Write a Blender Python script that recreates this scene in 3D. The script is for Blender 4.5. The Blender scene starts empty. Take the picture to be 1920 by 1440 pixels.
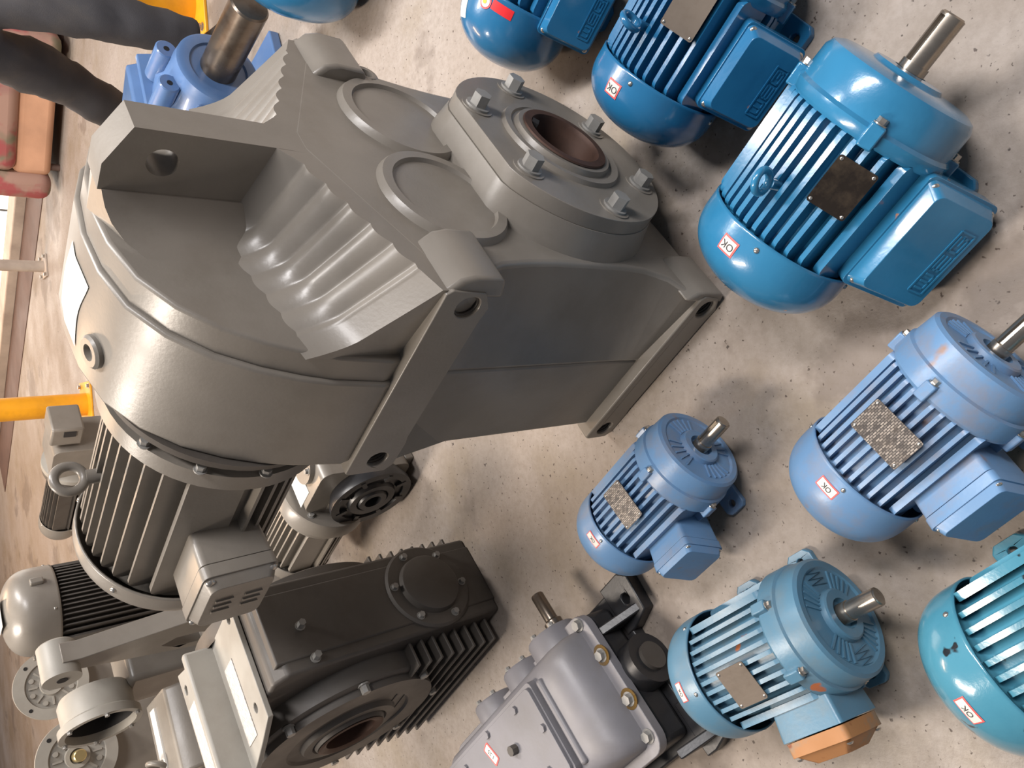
import bpy, bmesh, math, random
from mathutils import Vector, Matrix, geometry
random.seed(7)
PI = math.pi
S = bpy.context.scene
COL = S.collection
rad = math.radians

# ------------------------------------------------------------------ camera
F_PX, CAM_H = 1450.0, 1.3
dn = Vector((130, 1670, 1450)).normalized()
zc = Vector((0, 0, 1))
Yw = (zc - zc.dot(dn) * dn).normalized(); Zw = -dn; Xw = Yw.cross(Zw)
RW = Matrix((Xw, Yw, Zw))                       # view axes (right, down, forward) -> world
right, down, fwd = RW.col[0].copy(), RW.col[1].copy(), RW.col[2].copy()
cd = bpy.data.cameras.new('camera'); cam = bpy.data.objects.new('camera', cd); COL.objects.link(cam)
m = Matrix.Identity(4)
for r in range(3):
    m[r][0] = down[r]; m[r][1] = right[r]; m[r][2] = -fwd[r]      # the phone was held turned on its side
m[2][3] = CAM_H
cam.matrix_world = m
cd.sensor_width = 36; cd.lens = 36 * F_PX / 1920; cd.clip_start = 0.02; cd.clip_end = 100
S.camera = cam

def floor_at(x, y, z=0.0):
    """world point at height z that the photograph shows at pixel x, y (used only to measure positions)"""
    r = RW @ Vector((720 - y, x - 960, F_PX)); t = (z - CAM_H) / r.z
    return Vector((r.x * t, r.y * t, z))

# ------------------------------------------------------------------ world, lamps, exposure
w = bpy.data.worlds.new('world'); S.world = w; w.use_nodes = True
bg = w.node_tree.nodes['Background']; bg.inputs[0].default_value = (0.93, 0.93, 1.0, 1); bg.inputs[1].default_value = 0.12
def area(name, loc, size, power, col, aim=None):
    l = bpy.data.lights.new(name, 'AREA'); l.shape = 'RECTANGLE'; l.size, l.size_y = size; l.energy = power; l.color = col
    o = bpy.data.objects.new(name, l); COL.objects.link(o); o.location = loc
    d = (Vector(aim) if aim else Vector((loc[0], loc[1], 0))) - Vector(loc)
    o.rotation_euler = d.to_track_quat('-Z', 'Y').to_euler()
    return o
area('ceiling_lamp_a', (2.1, 3.1, 4.8), (0.5, 2.4), 235, (1.0, 0.95, 0.91))
area('ceiling_lamp_b', (-2.3, 3.4, 4.6), (0.5, 2.4), 230, (1.0, 0.88, 0.76))
area('ceiling_lamp_c', (2.4, -0.5, 4.6), (0.6, 2.4), 215, (1.0, 0.97, 0.97))
area('ceiling_lamp_d', (-0.8, 8.5, 4.6), (2.4, 0.5), 190, (1.0, 0.66, 0.40))
S.view_settings.view_transform = 'Standard'; S.view_settings.look = 'None'
S.view_settings.gamma = 1.0; S.view_settings.use_curve_mapping = False
S.view_settings.exposure = 0.46

# ------------------------------------------------------------------ materials
def lin(r, g, b):
    f = lambda c: (c / 255 / 12.92) if c / 255 <= 0.04045 else ((c / 255 + 0.055) / 1.055) ** 2.4
    return (f(r), f(g), f(b), 1)
def newmat(name):
    mt = bpy.data.materials.new(name); mt.use_nodes = True
    nt = mt.node_tree; b = nt.nodes['Principled BSDF']
    return mt, nt, b
def nn(nt, t, **k):
    n = nt.nodes.new(t)
    for a, v in k.items(): setattr(n, a, v)
    return n
def mixcol(nt, fac, a, b):
    n = nn(nt, 'ShaderNodeMix', data_type='RGBA')
    for sock, val in ((n.inputs[0], fac), (n.inputs[6], a), (n.inputs[7], b)):
        if hasattr(val, 'links'): nt.links.new(val, sock)
        else: sock.default_value = val
    return n.outputs[2]
def noise(nt, scale, detail=4, rough=0.55, lo=0.45, hi=0.6, coord='Object', off=0, vec=None):
    tc = nn(nt, 'ShaderNodeTexCoord'); n = nn(nt, 'ShaderNodeTexNoise')
    n.inputs['Scale'].default_value = scale; n.inputs['Detail'].default_value = detail; n.inputs['Roughness'].default_value = rough
    src = tc.outputs[coord]
    mp = nn(nt, 'ShaderNodeMapping'); mp.inputs['Location'].default_value = (off, off * 1.7, off * .6)
    if vec: mp.inputs['Scale'].default_value = vec
    nt.links.new(src, mp.inputs[0]); nt.links.new(mp.outputs[0], n.inputs['Vector'])
    r = nn(nt, 'ShaderNodeMapRange'); r.inputs[1].default_value = lo; r.inputs[2].default_value = hi
    nt.links.new(n.outputs[0], r.inputs[0])
    return r.outputs[0], n.outputs[0]
def paint(name, col, rough=0.35, dirt=None, amt=0.35, dscale=14, chip=None, chips=(0.66, 0.70), cscale=18, metal=0.0, bump=0.08, bscale=160, coat=0.0, vary=0.12):
    mt, nt, b = newmat(name)
    f1, raw = noise(nt, 5, 3, lo=0.3, hi=0.7)
    dark = tuple(c * (1 - vary) for c in col[:3]) + (1,); lite = tuple(min(1, c * (1 + vary)) for c in col[:3]) + (1,)
    c = mixcol(nt, f1, dark, lite)
    if dirt:
        f2, _ = noise(nt, dscale, 6, 0.65, 0.48, 0.72, off=3)
        mu = nn(nt, 'ShaderNodeMath', operation='MULTIPLY'); nt.links.new(f2, mu.inputs[0]); mu.inputs[1].default_value = amt
        c = mixcol(nt, mu.outputs[0], c, dirt)
    if chip:
        f3, _ = noise(nt, cscale, 3, 0.5, chips[0], chips[1], off=9)
        c = mixcol(nt, f3, c, chip)
    nt.links.new(c, b.inputs['Base Color'])
    b.inputs['Metallic'].default_value = metal
    fr, _ = noise(nt, dscale * .7, 5, lo=0.3, hi=0.75, off=5)
    rr = nn(nt, 'ShaderNodeMapRange'); rr.inputs[3].default_value = rough * .85; rr.inputs[4].default_value = min(1, rough * 1.3)
    nt.links.new(fr, rr.inputs[0]); nt.links.new(rr.outputs[0], b.inputs['Roughness'])
    b.inputs['Coat Weight'].default_value = coat
    b.inputs['Coat Roughness'].default_value = 0.08
    if bump:
        _, nb = noise(nt, bscale, 2, off=1)
        bp = nn(nt, 'ShaderNodeBump'); bp.inputs['Strength'].default_value = bump; bp.inputs['Distance'].default_value = 0.002
        nt.links.new(nb, bp.inputs['Height']); nt.links.new(bp.outputs[0], b.inputs['Normal'])
    return mt
GREYBROWN = lin(120, 100, 85)
MT = {}
MT['grey'] = paint('grey_satin_paint', lin(126, 120, 112), 0.33, lin(95, 85, 72), 0.25, 9)
MT['grey_dull'] = paint('grey_dull_paint', lin(112, 105, 98), 0.55, lin(85, 70, 55), 0.3, 12)
MT['grey_dark'] = paint('dark_grey_paint', lin(78, 73, 68), 0.5, lin(58, 48, 40), 0.4, 10)
MT['grey_lilac'] = paint('lilac_grey_paint', lin(124, 122, 126), 0.42, lin(110, 105, 98), 0.35, 7)
MT['grey_light'] = paint('light_grey_paint', lin(150, 146, 138), 0.5, lin(120, 110, 98), 0.3, 8)
MT['black'] = paint('black_oiled_casting_and_shade', lin(38, 38, 40), 0.35, lin(60, 52, 44), 0.3, 14)  # black flanges; also the painted shade of the reducer's lower half
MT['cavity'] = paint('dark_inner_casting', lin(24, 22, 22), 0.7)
MT['blueA'] = paint('glossy_deep_blue_paint', lin(46, 116, 156), 0.22, lin(20, 90, 130), 0.4, 6, lin(170, 120, 90), (0.73, 0.75), 22, coat=0.5)
MT['blueB'] = paint('glossy_ocean_blue_paint', lin(36, 106, 150), 0.22, lin(24, 84, 128), 0.4, 6, lin(165, 110, 85), (0.74, 0.76), 20, coat=0.5)
MT['blueE'] = paint('dusty_sky_blue_paint', lin(96, 132, 170), 0.36, lin(130, 120, 116), 0.55, 16, lin(128, 112, 104), (0.68, 0.80), 30)
MT['blueD'] = paint('dusty_pale_blue_paint', lin(98, 134, 172), 0.38, lin(135, 118, 105), 0.6, 13, lin(140, 112, 96), (0.68, 0.80), 26)
MT['blueF'] = paint('worn_teal_blue_paint', lin(80, 120, 144), 0.36, lin(105, 112, 112), 0.5, 13, lin(165, 95, 55), (0.71, 0.74), 16)
MT['blueG'] = paint('chipped_turquoise_paint', lin(70, 132, 154), 0.2, lin(45, 110, 135), 0.4, 9, lin(28, 34, 40), (0.655, 0.675), 24, coat=0.6)
MT['blueR'] = paint('cobalt_blue_paint', lin(84, 114, 158), 0.3, lin(110, 130, 160), 0.4, 9, coat=0.3)
MT['rusty'] = paint('rusted_blue_lid', lin(160, 112, 70), 0.6, lin(80, 122, 125), 0.85, 13, lin(120, 60, 30), (0.62, 0.7), 30)
MT['rust'] = paint('rusted_bore_steel', lin(74, 52, 42), 0.6, lin(44, 32, 28), 0.6, 18, metal=0.3)
MT['steel'] = paint('turned_steel', lin(170, 162, 152), 0.24, lin(95, 80, 62), 0.35, 16, metal=0.9, bump=0.03)
MT['steel_worn'] = paint('oily_worn_steel', lin(120, 110, 100), 0.3, lin(70, 52, 40), 0.6, 14, metal=0.85, bump=0.03)
MT['brass'] = paint('yellow_plated_steel', lin(196, 178, 130), 0.3, metal=0.8)
MT['zinc'] = paint('zinc_screw', lin(180, 176, 170), 0.28, metal=0.85, bump=0)
MT['bolt_grey'] = paint('painted_bolt_grey', lin(138, 136, 132), 0.38, lin(90, 82, 74), 0.3, 30)
MT['plate_dark'] = paint('greasy_dark_nameplate', lin(44, 38, 34), 0.32, lin(92, 80, 66), 0.6, 22, metal=0.4)
MT['plate_brown'] = paint('dusty_brown_nameplate', lin(106, 96, 86), 0.5, lin(80, 66, 54), 0.5, 20, metal=0.3)
MT['paper'] = paint('white_paper', lin(212, 208, 200), 0.7, bump=0)
MT['redframe'] = paint('red_sticker_print', lin(232, 92, 88), 0.5, bump=0)
MT['red'] = paint('red_ribbon_print', lin(226, 44, 50), 0.4, bump=0)
MT['yellow_print'] = paint('yellow_print', lin(235, 205, 40), 0.5, bump=0)
MT['ink'] = paint('black_ink', lin(40, 38, 44), 0.6, bump=0)
MT['yellow'] = paint('safety_yellow_paint', lin(228, 158, 28), 0.42, lin(150, 90, 30), 0.3, 8)
MT['oil'] = paint('brown_oil', lin(96, 72, 24), 0.08, bump=0, coat=1.0)
MT['denim'] = paint('dark_denim_cloth', lin(68, 67, 70), 0.9, lin(92, 86, 80), 0.45, 6, bump=0.3, bscale=260)
MT['shirt'] = paint('dark_shirt_cloth', lin(50, 52, 60), 0.9, bump=0.3, bscale=220)
MT['skin'] = paint('skin', lin(196, 150, 122), 0.5, bump=0.02)
MT['hair'] = paint('black_hair', lin(28, 24, 22), 0.5, bump=0.5, bscale=300)
MT['shoe'] = paint('dark_shoe_leather', lin(52, 46, 42), 0.5)
MT['peach'] = paint('peach_cloth', lin(196, 150, 120), 0.9, bump=0.2)
MT['wall'] = paint('pale_wall_plaster', lin(205, 192, 182), 0.8, lin(170, 150, 138), 0.4, 2)
MT['skirting_shade'] = paint('brown_skirting_and_shade', lin(92, 72, 64), 0.7, lin(66, 50, 44), 0.4, 3)  # baseboard and seat legs; also the painted shadow strip on the floor
MT['kerbm'] = paint('grey_kerb_concrete', lin(176, 164, 152), 0.8, lin(130, 115, 105), 0.4, 4)

def floor_mat():
    mt, nt, b = newmat('stained_concrete')
    f0, _ = noise(nt, 1.3, 5, 0.6, 0.36, 0.64)
    c = mixcol(nt, f0, lin(132, 120, 108), lin(158, 149, 142))
    f1, _ = noise(nt, 3.1, 6, 0.62, 0.52, 0.68, off=4)
    mu = nn(nt, 'ShaderNodeMath', operation='MULTIPLY'); nt.links.new(f1, mu.inputs[0]); mu.inputs[1].default_value = 0.42
    c = mixcol(nt, mu.outputs[0], c, lin(120, 105, 76))
    f2, _ = noise(nt, 2.2, 6, 0.6, 0.585, 0.63, off=21)
    mu2 = nn(nt, 'ShaderNodeMath', operation='MULTIPLY'); nt.links.new(f2, mu2.inputs[0]); mu2.inputs[1].default_value = 0.5
    c = mixcol(nt, mu2.outputs[0], c, lin(96, 84, 75))
    f5, _ = noise(nt, 60, 4, 0.7, 0.4, 0.75, off=13)
    mu5 = nn(nt, 'ShaderNodeMath', operation='MULTIPLY'); nt.links.new(f5, mu5.inputs[0]); mu5.inputs[1].default_value = 0.45
    c = mixcol(nt, mu5.outputs[0], c, lin(112, 100, 88))
    f3, _ = noise(nt, 110, 2, 0.5, 0.665, 0.72, off=2)
    c = mixcol(nt, f3, c, lin(74, 62, 54))
    f4, _ = noise(nt, 36, 3, 0.6, 0.70, 0.735, off=7)
    c = mixcol(nt, f4, c, lin(66, 56, 50))
    nt.links.new(c, b.inputs['Base Color'])
    rr = nn(nt, 'ShaderNodeMapRange'); rr.inputs[3].default_value = 0.75; rr.inputs[4].default_value = 0.42
    nt.links.new(f0, rr.inputs[0]); nt.links.new(rr.outputs[0], b.inputs['Roughness'])
    _, nb = noise(nt, 70, 5, 0.7)
    bp = nn(nt, 'ShaderNodeBump'); bp.inputs['Strength'].default_value = 0.22; bp.inputs['Distance'].default_value = 0.004
    nt.links.new(nb, bp.inputs['Height']); nt.links.new(bp.outputs[0], b.inputs['Normal'])
    return mt
MT['floor'] = floor_mat()
def print_mat(name, base, ink, sx, sy, thr=(0.5, 0.52), metal=0.3, rough=0.4):
    """blocky, unreadable small print on a flat plate"""
    mt, nt, b = newmat(name)
    tc = nn(nt, 'ShaderNodeTexCoord'); mp = nn(nt, 'ShaderNodeMapping'); mp.inputs['Scale'].default_value = (sx, sy, 1)
    nt.links.new(tc.outputs['Object'], mp.inputs[0])
    br = nn(nt, 'ShaderNodeTexBrick'); br.inputs['Scale'].default_value = 1; br.inputs['Mortar Size'].default_value = 0.045
    br.inputs['Color1'].default_value = (1, 1, 1, 1); br.inputs['Color2'].default_value = (0, 0, 0, 1); br.inputs['Mortar'].default_value = (0, 0, 0, 1); br.inputs['Bias'].default_value = 0.0
    nt.links.new(mp.outputs[0], br.inputs[0])
    c = mixcol(nt, br.outputs[0], base, ink)
    f2, _ = noise(nt, 40, 5, 0.6, 0.45, 0.7, off=3)
    mu = nn(nt, 'ShaderNodeMath', operation='MULTIPLY'); nt.links.new(f2, mu.inputs[0]); mu.inputs[1].default_value = 0.25
    c = mixcol(nt, mu.outputs[0], c, lin(110, 98, 86))
    nt.links.new(c, b.inputs['Base Color']); b.inputs['Metallic'].default_value = metal; b.inputs['Roughness'].default_value = rough
    return mt
MT['plate_text'] = print_mat('printed_dark_nameplate', lin(50, 46, 46), lin(150, 142, 134), 70, 82)
MT['paper_text'] = print_mat('printed_white_label', lin(206, 200, 192), lin(150, 144, 142), 60, 60, metal=0, rough=0.7)
def floral_mat():
    mt, nt, b = newmat('pink_floral_cloth')
    f1, _ = noise(nt, 4, 4, 0.5, 0.40, 0.55); f2, _ = noise(nt, 4.5, 3, 0.5, 0.50, 0.62, off=4); f3, _ = noise(nt, 5.5, 3, 0.5, 0.55, 0.65, off=8)
    c = mixcol(nt, f1, lin(150, 112, 104), lin(162, 130, 116)); c = mixcol(nt, f2, c, lin(118, 114, 94)); c = mixcol(nt, f3, c, lin(158, 82, 82))
    nt.links.new(c, b.inputs['Base Color']); b.inputs['Roughness'].default_value = 0.9
    return mt
MT['floral'] = floral_mat()

# ------------------------------------------------------------------ mesh building
I4 = Matrix.Identity(4)
def T(x=0, y=0, z=0): return Matrix.Translation((x, y, z))
def RX(a): return Matrix.Rotation(rad(a), 4, 'X')
def RY(a): return Matrix.Rotation(rad(a), 4, 'Y')
def RZ(a): return Matrix.Rotation(rad(a), 4, 'Z')
def circ(r, n=24, cx=0, cy=0, a0=0.0): return [(cx + r * math.cos(a0 + 2 * PI * i / n), cy + r * math.sin(a0 + 2 * PI * i / n)) for i in range(n)]
AX = {'x': lambda a, u, v: (a, u, v), 'y': lambda a, u, v: (u, a, v), 'z': lambda a, u, v: (u, v, a)}
class MB:
    def __init__(s): s.v = []; s.f = []
    def add(s, vs, fs, M=None):
        o = len(s.v)
        s.v += [tuple((M @ Vector(p)) if M else p) for p in vs]; s.f += [tuple(i + o for i in f) for f in fs]
        return s
    def box(s, x0, x1, y0, y1, z0, z1, M=None):
        return s.add([(x, y, z) for x in (x0, x1) for y in (y0, y1) for z in (z0, z1)],
                     [(0, 1, 3, 2), (4, 6, 7, 5), (0, 4, 5, 1), (2, 3, 7, 6), (0, 2, 6, 4), (1, 5, 7, 3)], M)
    def prism(s, poly, a0, a1, ax='z', M=None, holes=(), poly1=None, cap0=True, cap1=True):
        loops = [list(poly)] + [list(h) for h in holes]; loops1 = [list(poly1 or poly)] + [list(h) for h in holes]
        flat = [p for l in loops for p in l]; flat1 = [p for l in loops1 for p in l]; n = len(flat); fx = AX[ax]
        vs = [fx(a0, *p) for p in flat] + [fx(a1, *p) for p in flat1]; fs = []
        if holes or len(poly) > 4: tri = geometry.tessellate_polygon([[Vector((p[0], p[1], 0)) for p in l] for l in loops])
        else: tri = [tuple(range(len(poly)))]
        if cap0: fs += [tuple(t) for t in tri]
        if holes or len(poly) > 4: tri1 = geometry.tessellate_polygon([[Vector((p[0], p[1], 0)) for p in l] for l in loops1])
        else: tri1 = tri
        if cap1: fs += [tuple(i + n for i in reversed(t)) for t in tri1]
        o = 0
        for l in loops:
            k = len(l)
            for i in range(k): j = (i + 1) % k; fs.append((o + i, o + j, n + o + j, n + o + i))
            o += k
        return s.add(vs, fs, M)
    def lathe(s, prof, ax='x', n=40, M=None, a0=0, a1=2 * PI):
        full = abs(a1 - a0 - 2 * PI) < 1e-6; fx = AX[ax]; vs = []; rows = []
        cnt = n if full else n + 1
        for a, r in prof:
            if r < 1e-6: rows.append([len(vs)] * cnt); vs.append(fx(a, 0, 0))
            else:
                rows.append(list(range(len(vs), len(vs) + cnt)))
                for i in range(cnt): t = a0 + (a1 - a0) * i / n; vs.append(fx(a, r * math.cos(t), r * math.sin(t)))
        fs = []
        for A, B in zip(rows, rows[1:]):
            for i in range(n):
                j = (i + 1) % cnt
                q = [A[i], A[j], B[j], B[i]]; q2 = []
                for k in q:
                    if k not in q2: q2.append(k)
                if len(q2) > 2: fs.append(tuple(q2))
        return s.add(vs, fs, M)
    def cyl(s, a0, a1, r, ax='x', n=20, M=None, r1=None, ch=0):
        r1 = r if r1 is None else r1
        p = [(a0, 0), (a0, r), (a1, r1), (a1, 0)] if not ch else [(a0, 0), (a0, r), (a1 - ch, r1), (a1, r1 - ch), (a1, 0)]
        return s.lathe(p, ax, n, M)
    def hexa(s, a0, a1, r, ax='x', M=None): return s.prism(circ(r, 6), a0, a1, ax, M)
    def torus(s, R, r, M=None, n=28, k=10, a0=0, a1=2 * PI, ell=1.0):
        full = abs(a1 - a0 - 2 * PI) < 1e-6; cnt = n if full else n + 1; vs = []; fs = []
        for i in range(cnt):
            t = a0 + (a1 - a0) * i / n
            for j in range(k):
                p = 2 * PI * j / k; q = R + r * math.cos(p)
                vs.append((q * math.cos(t), q * math.sin(t) * ell, r * math.sin(p)))
        for i in range(n):
            i2 = (i + 1) % cnt
            for j in range(k): j2 = (j + 1) % k; fs.append((i * k + j, i2 * k + j, i2 * k + j2, i * k + j2))
        return s.add(vs, fs, M)
    def tube(s, pts, r, n=8, M=None):
        pts = [Vector(p) for p in pts]; vs = []; fs = []; rs = r if isinstance(r, (list, tuple)) else [r] * len(pts)
        up = Vector((0, 0, 1))
        for i, p in enumerate(pts):
            d = (pts[min(i + 1, len(pts) - 1)] - pts[max(i - 1, 0)]).normalized()
            a = d.cross(up)
            if a.length < 1e-3: a = d.cross(Vector((1, 0, 0)))
            a.normalize(); b = d.cross(a)
            for j in range(n): t = 2 * PI * j / n; vs.append(tuple(p + (a * math.cos(t) + b * math.sin(t)) * rs[i]))
        for i in range(len(pts) - 1):
            for j in range(n): k = (j + 1) % n; fs.append((i * n + j, i * n + k, (i + 1) * n + k, (i + 1) * n + j))
        fs += [tuple(range(n)), tuple(range((len(pts) - 1) * n, len(pts) * n))]
        return s.add(vs, fs, M)
    def grid(s, fn, nu, nv, M=None):
        vs = [fn(i / nu, j / nv) for i in range(nu + 1) for j in range(nv + 1)]
        fs = [(i * (nv + 1) + j, (i + 1) * (nv + 1) + j, (i + 1) * (nv + 1) + j + 1, i * (nv + 1) + j + 1) for i in range(nu) for j in range(nv)]
        return s.add(vs, fs, M)
    def mesh(s, name, smooth=38, cut=None, recalc=True):
        me = bpy.data.meshes.new(name); me.from_pydata(s.v, [], s.f)
        bm = bmesh.new(); bm.from_mesh(me); bmesh.ops.remove_doubles(bm, verts=bm.verts, dist=1e-6)
        for co, no in (cut or []):
            g = bm.verts[:] + bm.edges[:] + bm.faces[:]
            r = bmesh.ops.bisect_plane(bm, geom=g, plane_co=co, plane_no=no, clear_outer=True)
            ed = [e for e in r['geom_cut'] if isinstance(e, bmesh.types.BMEdge)]
            bmesh.ops.holes_fill(bm, edges=ed)
        if recalc: bmesh.ops.recalc_face_normals(bm, faces=bm.faces)
        bm.to_mesh(me); bm.free()
        me.polygons.foreach_set('use_smooth', [True] * len(me.polygons))
        me.set_sharp_from_angle(angle=rad(smooth))
        return me
    def build(s, name, mat, parent=None, M=None, bevel=0, seg=2, smooth=38, label=None, cut=None, solid=0, recalc=True):
        return put(name, s.mesh(name, smooth, cut, recalc), mat, parent, M, bevel, seg, label, solid)
def put(name, me, mat, parent=None, M=None, bevel=0, seg=2, label=None, solid=0):
    o = bpy.data.objects.new(name, me); COL.objects.link(o)
    mt = MT[mat] if isinstance(mat, str) else mat
    if not me.materials: me.materials.append(mt)
    if parent: o.parent = parent
    if M is not None: o.matrix_local = M
    if solid:
        md = o.modifiers.new('solid', 'SOLIDIFY'); md.thickness = solid; md.offset = -1
    if bevel:
        md = o.modifiers.new('bevel', 'BEVEL'); md.width = bevel; md.segments = seg; md.limit_method = 'ANGLE'; md.angle_limit = rad(38); md.use_clamp_overlap = True
    if label: o['label'] = label
    return o
def thing(name, label, cat, loc=(0, 0, 0), rotz=0, group=None):
    o = bpy.data.objects.new(name, None); COL.objects.link(o); o.empty_display_size = 0.05
    o.location = loc; o.rotation_euler = (0, 0, rad(rotz)); o['label'] = label; o['category'] = cat
    if group: o['group'] = group
    return o
def tag(o, label, cat, group=None):
    o['label'] = label; o['category'] = cat
    if group: o['group'] = group
    return o
def struct(o): o['kind'] = 'structure'; return o
def text_mesh(txt, size):
    cu = bpy.data.curves.new('t', 'FONT'); cu.body = txt; cu.size = size; cu.align_x = 'CENTER'; cu.align_y = 'CENTER'; cu.resolution_u = 3
    o = bpy.data.objects.new('t', cu); COL.objects.link(o); bpy.context.view_layer.update()
    me = bpy.data.meshes.new_from_object(o.evaluated_get(bpy.context.evaluated_depsgraph_get()))
    vs = [tuple(v.co) for v in me.vertices]; fs = [tuple(p.vertices) for p in me.polygons]
    bpy.data.objects.remove(o); bpy.data.curves.remove(cu); bpy.data.meshes.remove(me)
    return vs, fs
BOLT = {}
def bolt(parent, M, r, h, mat='bolt_grey', name='bolt', washer=True):
    """hex head along +X of M"""
    k = (round(r, 4), round(h, 4), mat)
    if k not in BOLT:
        b = MB()
        if washer: b.cyl(0, h * .18, r * 1.35, n=16)
        b.hexa(h * .15, h, r); BOLT[k] = b.mesh('bolt_head', 30)
    return put(name, BOLT[k], mat, parent, M)
def screw(parent, M, r, mat='zinc', name='screw'):
    k = ('s', round(r, 4), mat)
    if k not in BOLT: BOLT[k] = MB().lathe([(0, r), (r * .35, r * .9), (r * .6, r * .5), (r * .62, 0)], n=12).mesh('screw_head', 60)
    return put(name, BOLT[k], mat, parent, M)
def rrect(w, h, r, n=4, cx=0, cy=0):
    p = []
    for (sx, sy, a) in ((1, 1, 0), (-1, 1, 90), (-1, -1, 180), (1, -1, 270)):
        for i in range(n + 1):
            t = rad(a + 90 * i / n); p.append((cx + sx * (w / 2 - r) + r * math.cos(t), cy + sy * (h / 2 - r) + r * math.sin(t)))
    return p

# ------------------------------------------------------------------ electric motor (axis along X, drive end at x = 0, Z up)
def side_frame(th, r, x):
    """matrix of a patch at angle th (degrees from top towards -Y), X axial, Z outward"""
    a = rad(th); M = Matrix(((1, 0, 0, x), (0, math.cos(a), -math.sin(a), -r * math.sin(a)), (0, math.sin(a), math.cos(a), r * math.cos(a)), (0, 0, 0, 1)))
    return M
LETTERS = {'W': [(0, .12, 0, 1), (.44, .56, 0, 1), (.88, 1, 0, 1), (0, 1, 0, .14)],
           'E': [(0, .14, 0, 1), (0, 1, 0, .14), (0, 1, .43, .57), (0, 1, .86, 1)],
           'G': [(0, .14, 0, 1), (0, 1, 0, .14), (0, 1, .86, 1), (.86, 1, 0, .55), (.45, 1, .42, .55)]}
def logo(parent, M, w, h, mat, depth=0.002):
    b = MB(); lw = w * .26
    for k, ch in enumerate('WEG'):
        x0 = -w / 2 + w * .06 + k * w * .31
        for (a, c, d, e) in LETTERS[ch]: b.box(x0 + a * lw, x0 + c * lw, -h * .32 + d * h * .64, -h * .32 + e * h * .64, 0, depth)
    for s_ in (-1, 1):
        b.box(-w / 2, w / 2, s_ * h * .5 - h * .05, s_ * h * .5 + h * .05, 0, depth); b.box(s_ * w / 2 - h * .05, s_ * w / 2 + h * .05, -h * .5, h * .5, 0, depth)
    return b.build('embossed_lettering', mat, parent, M)
def motor_parts(root, B, p):
    h = p['h']; R = p.get('R', .95 * h); mat = p['mat']; xs = p['xs']; xg = p['xg']; xr = p['xr']; rc = p.get('rc', .85) * R
    zaxis = T(0, 0, p.get('za', h)); A = B @ zaxis
    # frame core and its cooling fins
    b = MB(); b.lathe([(xs, 0), (xs, rc), (xg - .25 * h, rc), (xg - .25 * h, 0)], n=36)
    frame = b.build('motor_frame', mat, root, A)
    nf = p.get('nf', 11); tf = p.get('tf', .05) * R; ymax = p.get('ymax', .82) * R
    x0, x1 = xg - .02 * h, xs + .01 * h
    def finpoly(zb, zt, rr):
        q = [(x0, zb), (x1, zb)]
        for i in range(4): t = rad(90 * i / 3); q.append((x1 - rr + rr * math.cos(t), zt - rr + rr * math.sin(t)))
        for i in range(4): t = rad(90 + 90 * i / 3); q.append((x0 + rr + rr * math.cos(t), zt - rr + rr * math.sin(t)))
        return q
    cache = {}
    for i in range(nf):
        y = -ymax + 2 * ymax * i / (nf - 1); k = round(abs(y), 4)
        if k not in cache:
            zt = math.sqrt(R * R - y * y); zb = math.sqrt(max(rc * rc - y * y, 0)) - .02 * R
            if i == 0 or abs(y) > rc: zb = -.06 * R
            th = tf * (1.7 if i in (0, nf - 1) else 1)
            cache[k] = MB().prism(finpoly(zb, zt, min(.1 * h, (zt - zb) * .6)), -th / 2, th / 2, 'y').mesh('cooling_fin', 30)
        put('cooling_fin', cache[k], mat, frame, T(0, y, 0))
    for sgn in (-1, 1):
        for j, zf in enumerate((-.18, -.34, -.5, -.66)):
            k = ('h', j)
            if k not in cache:
                yo = math.sqrt(1 - zf * zf) * R; yi = math.sqrt(max(rc * rc - zf * zf * R * R, 0)) - .03 * R
                cache[k] = MB().prism([(x, z) for x, z in finpoly(yi, yo, .08 * h)], -tf / 2, tf / 2, 'z', Matrix(((1, 0, 0, 0), (0, 1, 0, 0), (0, 0, 1, 0), (0, 0, 0, 1)))).mesh('cooling_fin', 30)
            put('cooling_fin', cache[k], mat, frame, T(0, 0, zf * R) @ (Matrix.Diagonal((1, sgn, 1, 1))))
    # drive-end shield
    st = p.get('shield', 'slots'); xf = p.get('xf', -.12 * h); e = MB()
    if st == 'flange':
        e.lathe([(xs - .03 * h, 0), (xs - .03 * h, .9 * R), (xs, p.get('Rf', 1.1 * R)), (xf, p.get('Rf', 1.1 * R)), (xf, 0)], n=56)
    elif st == 'smooth':
        e.lathe([(xs - .03 * h, 0), (xs - .03 * h, .98 * R), (xs + .02 * h, 1.02 * R), (xs + .12 * h, 1.03 * R), (xs + .16 * h, .99 * R), (xf - .12 * h, .97 * R), (xf - .04 * h, .92 * R), (xf, .82 * R), (xf + .02 * h, .45 * R), (xf + .06 * h, .42 * R), (xf + .07 * h, .2 * R), (xf - .1 * h, .18 * R)], n=56)
    else:
        e.lathe([(xs - .03 * h, 0), (xs - .03 * h, .97 * R), (xs + .02 * h, 1.01 * R), (xs + .3 * h, 1.0 * R), (xs + .33 * h, .965 * R), (xs + .40 * h, .96 * R), (xf - .05 * h, .93 * R), (xf - .01 * h, .88 * R), (xf - .01 * h, .78 * R), (xf - .04 * h, .74 * R), (xf - .04 * h, .42 * R), (xf + .04 * h, .40 * R), (xf + .06 * h, .37 * R), (xf + .06 * h, .24 * R), (xf - .03 * h, .22 * R), (xf - .03 * h, 0)], n=56)
    sh = e.build('end_shield', mat, root, A, smooth=32)
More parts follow.
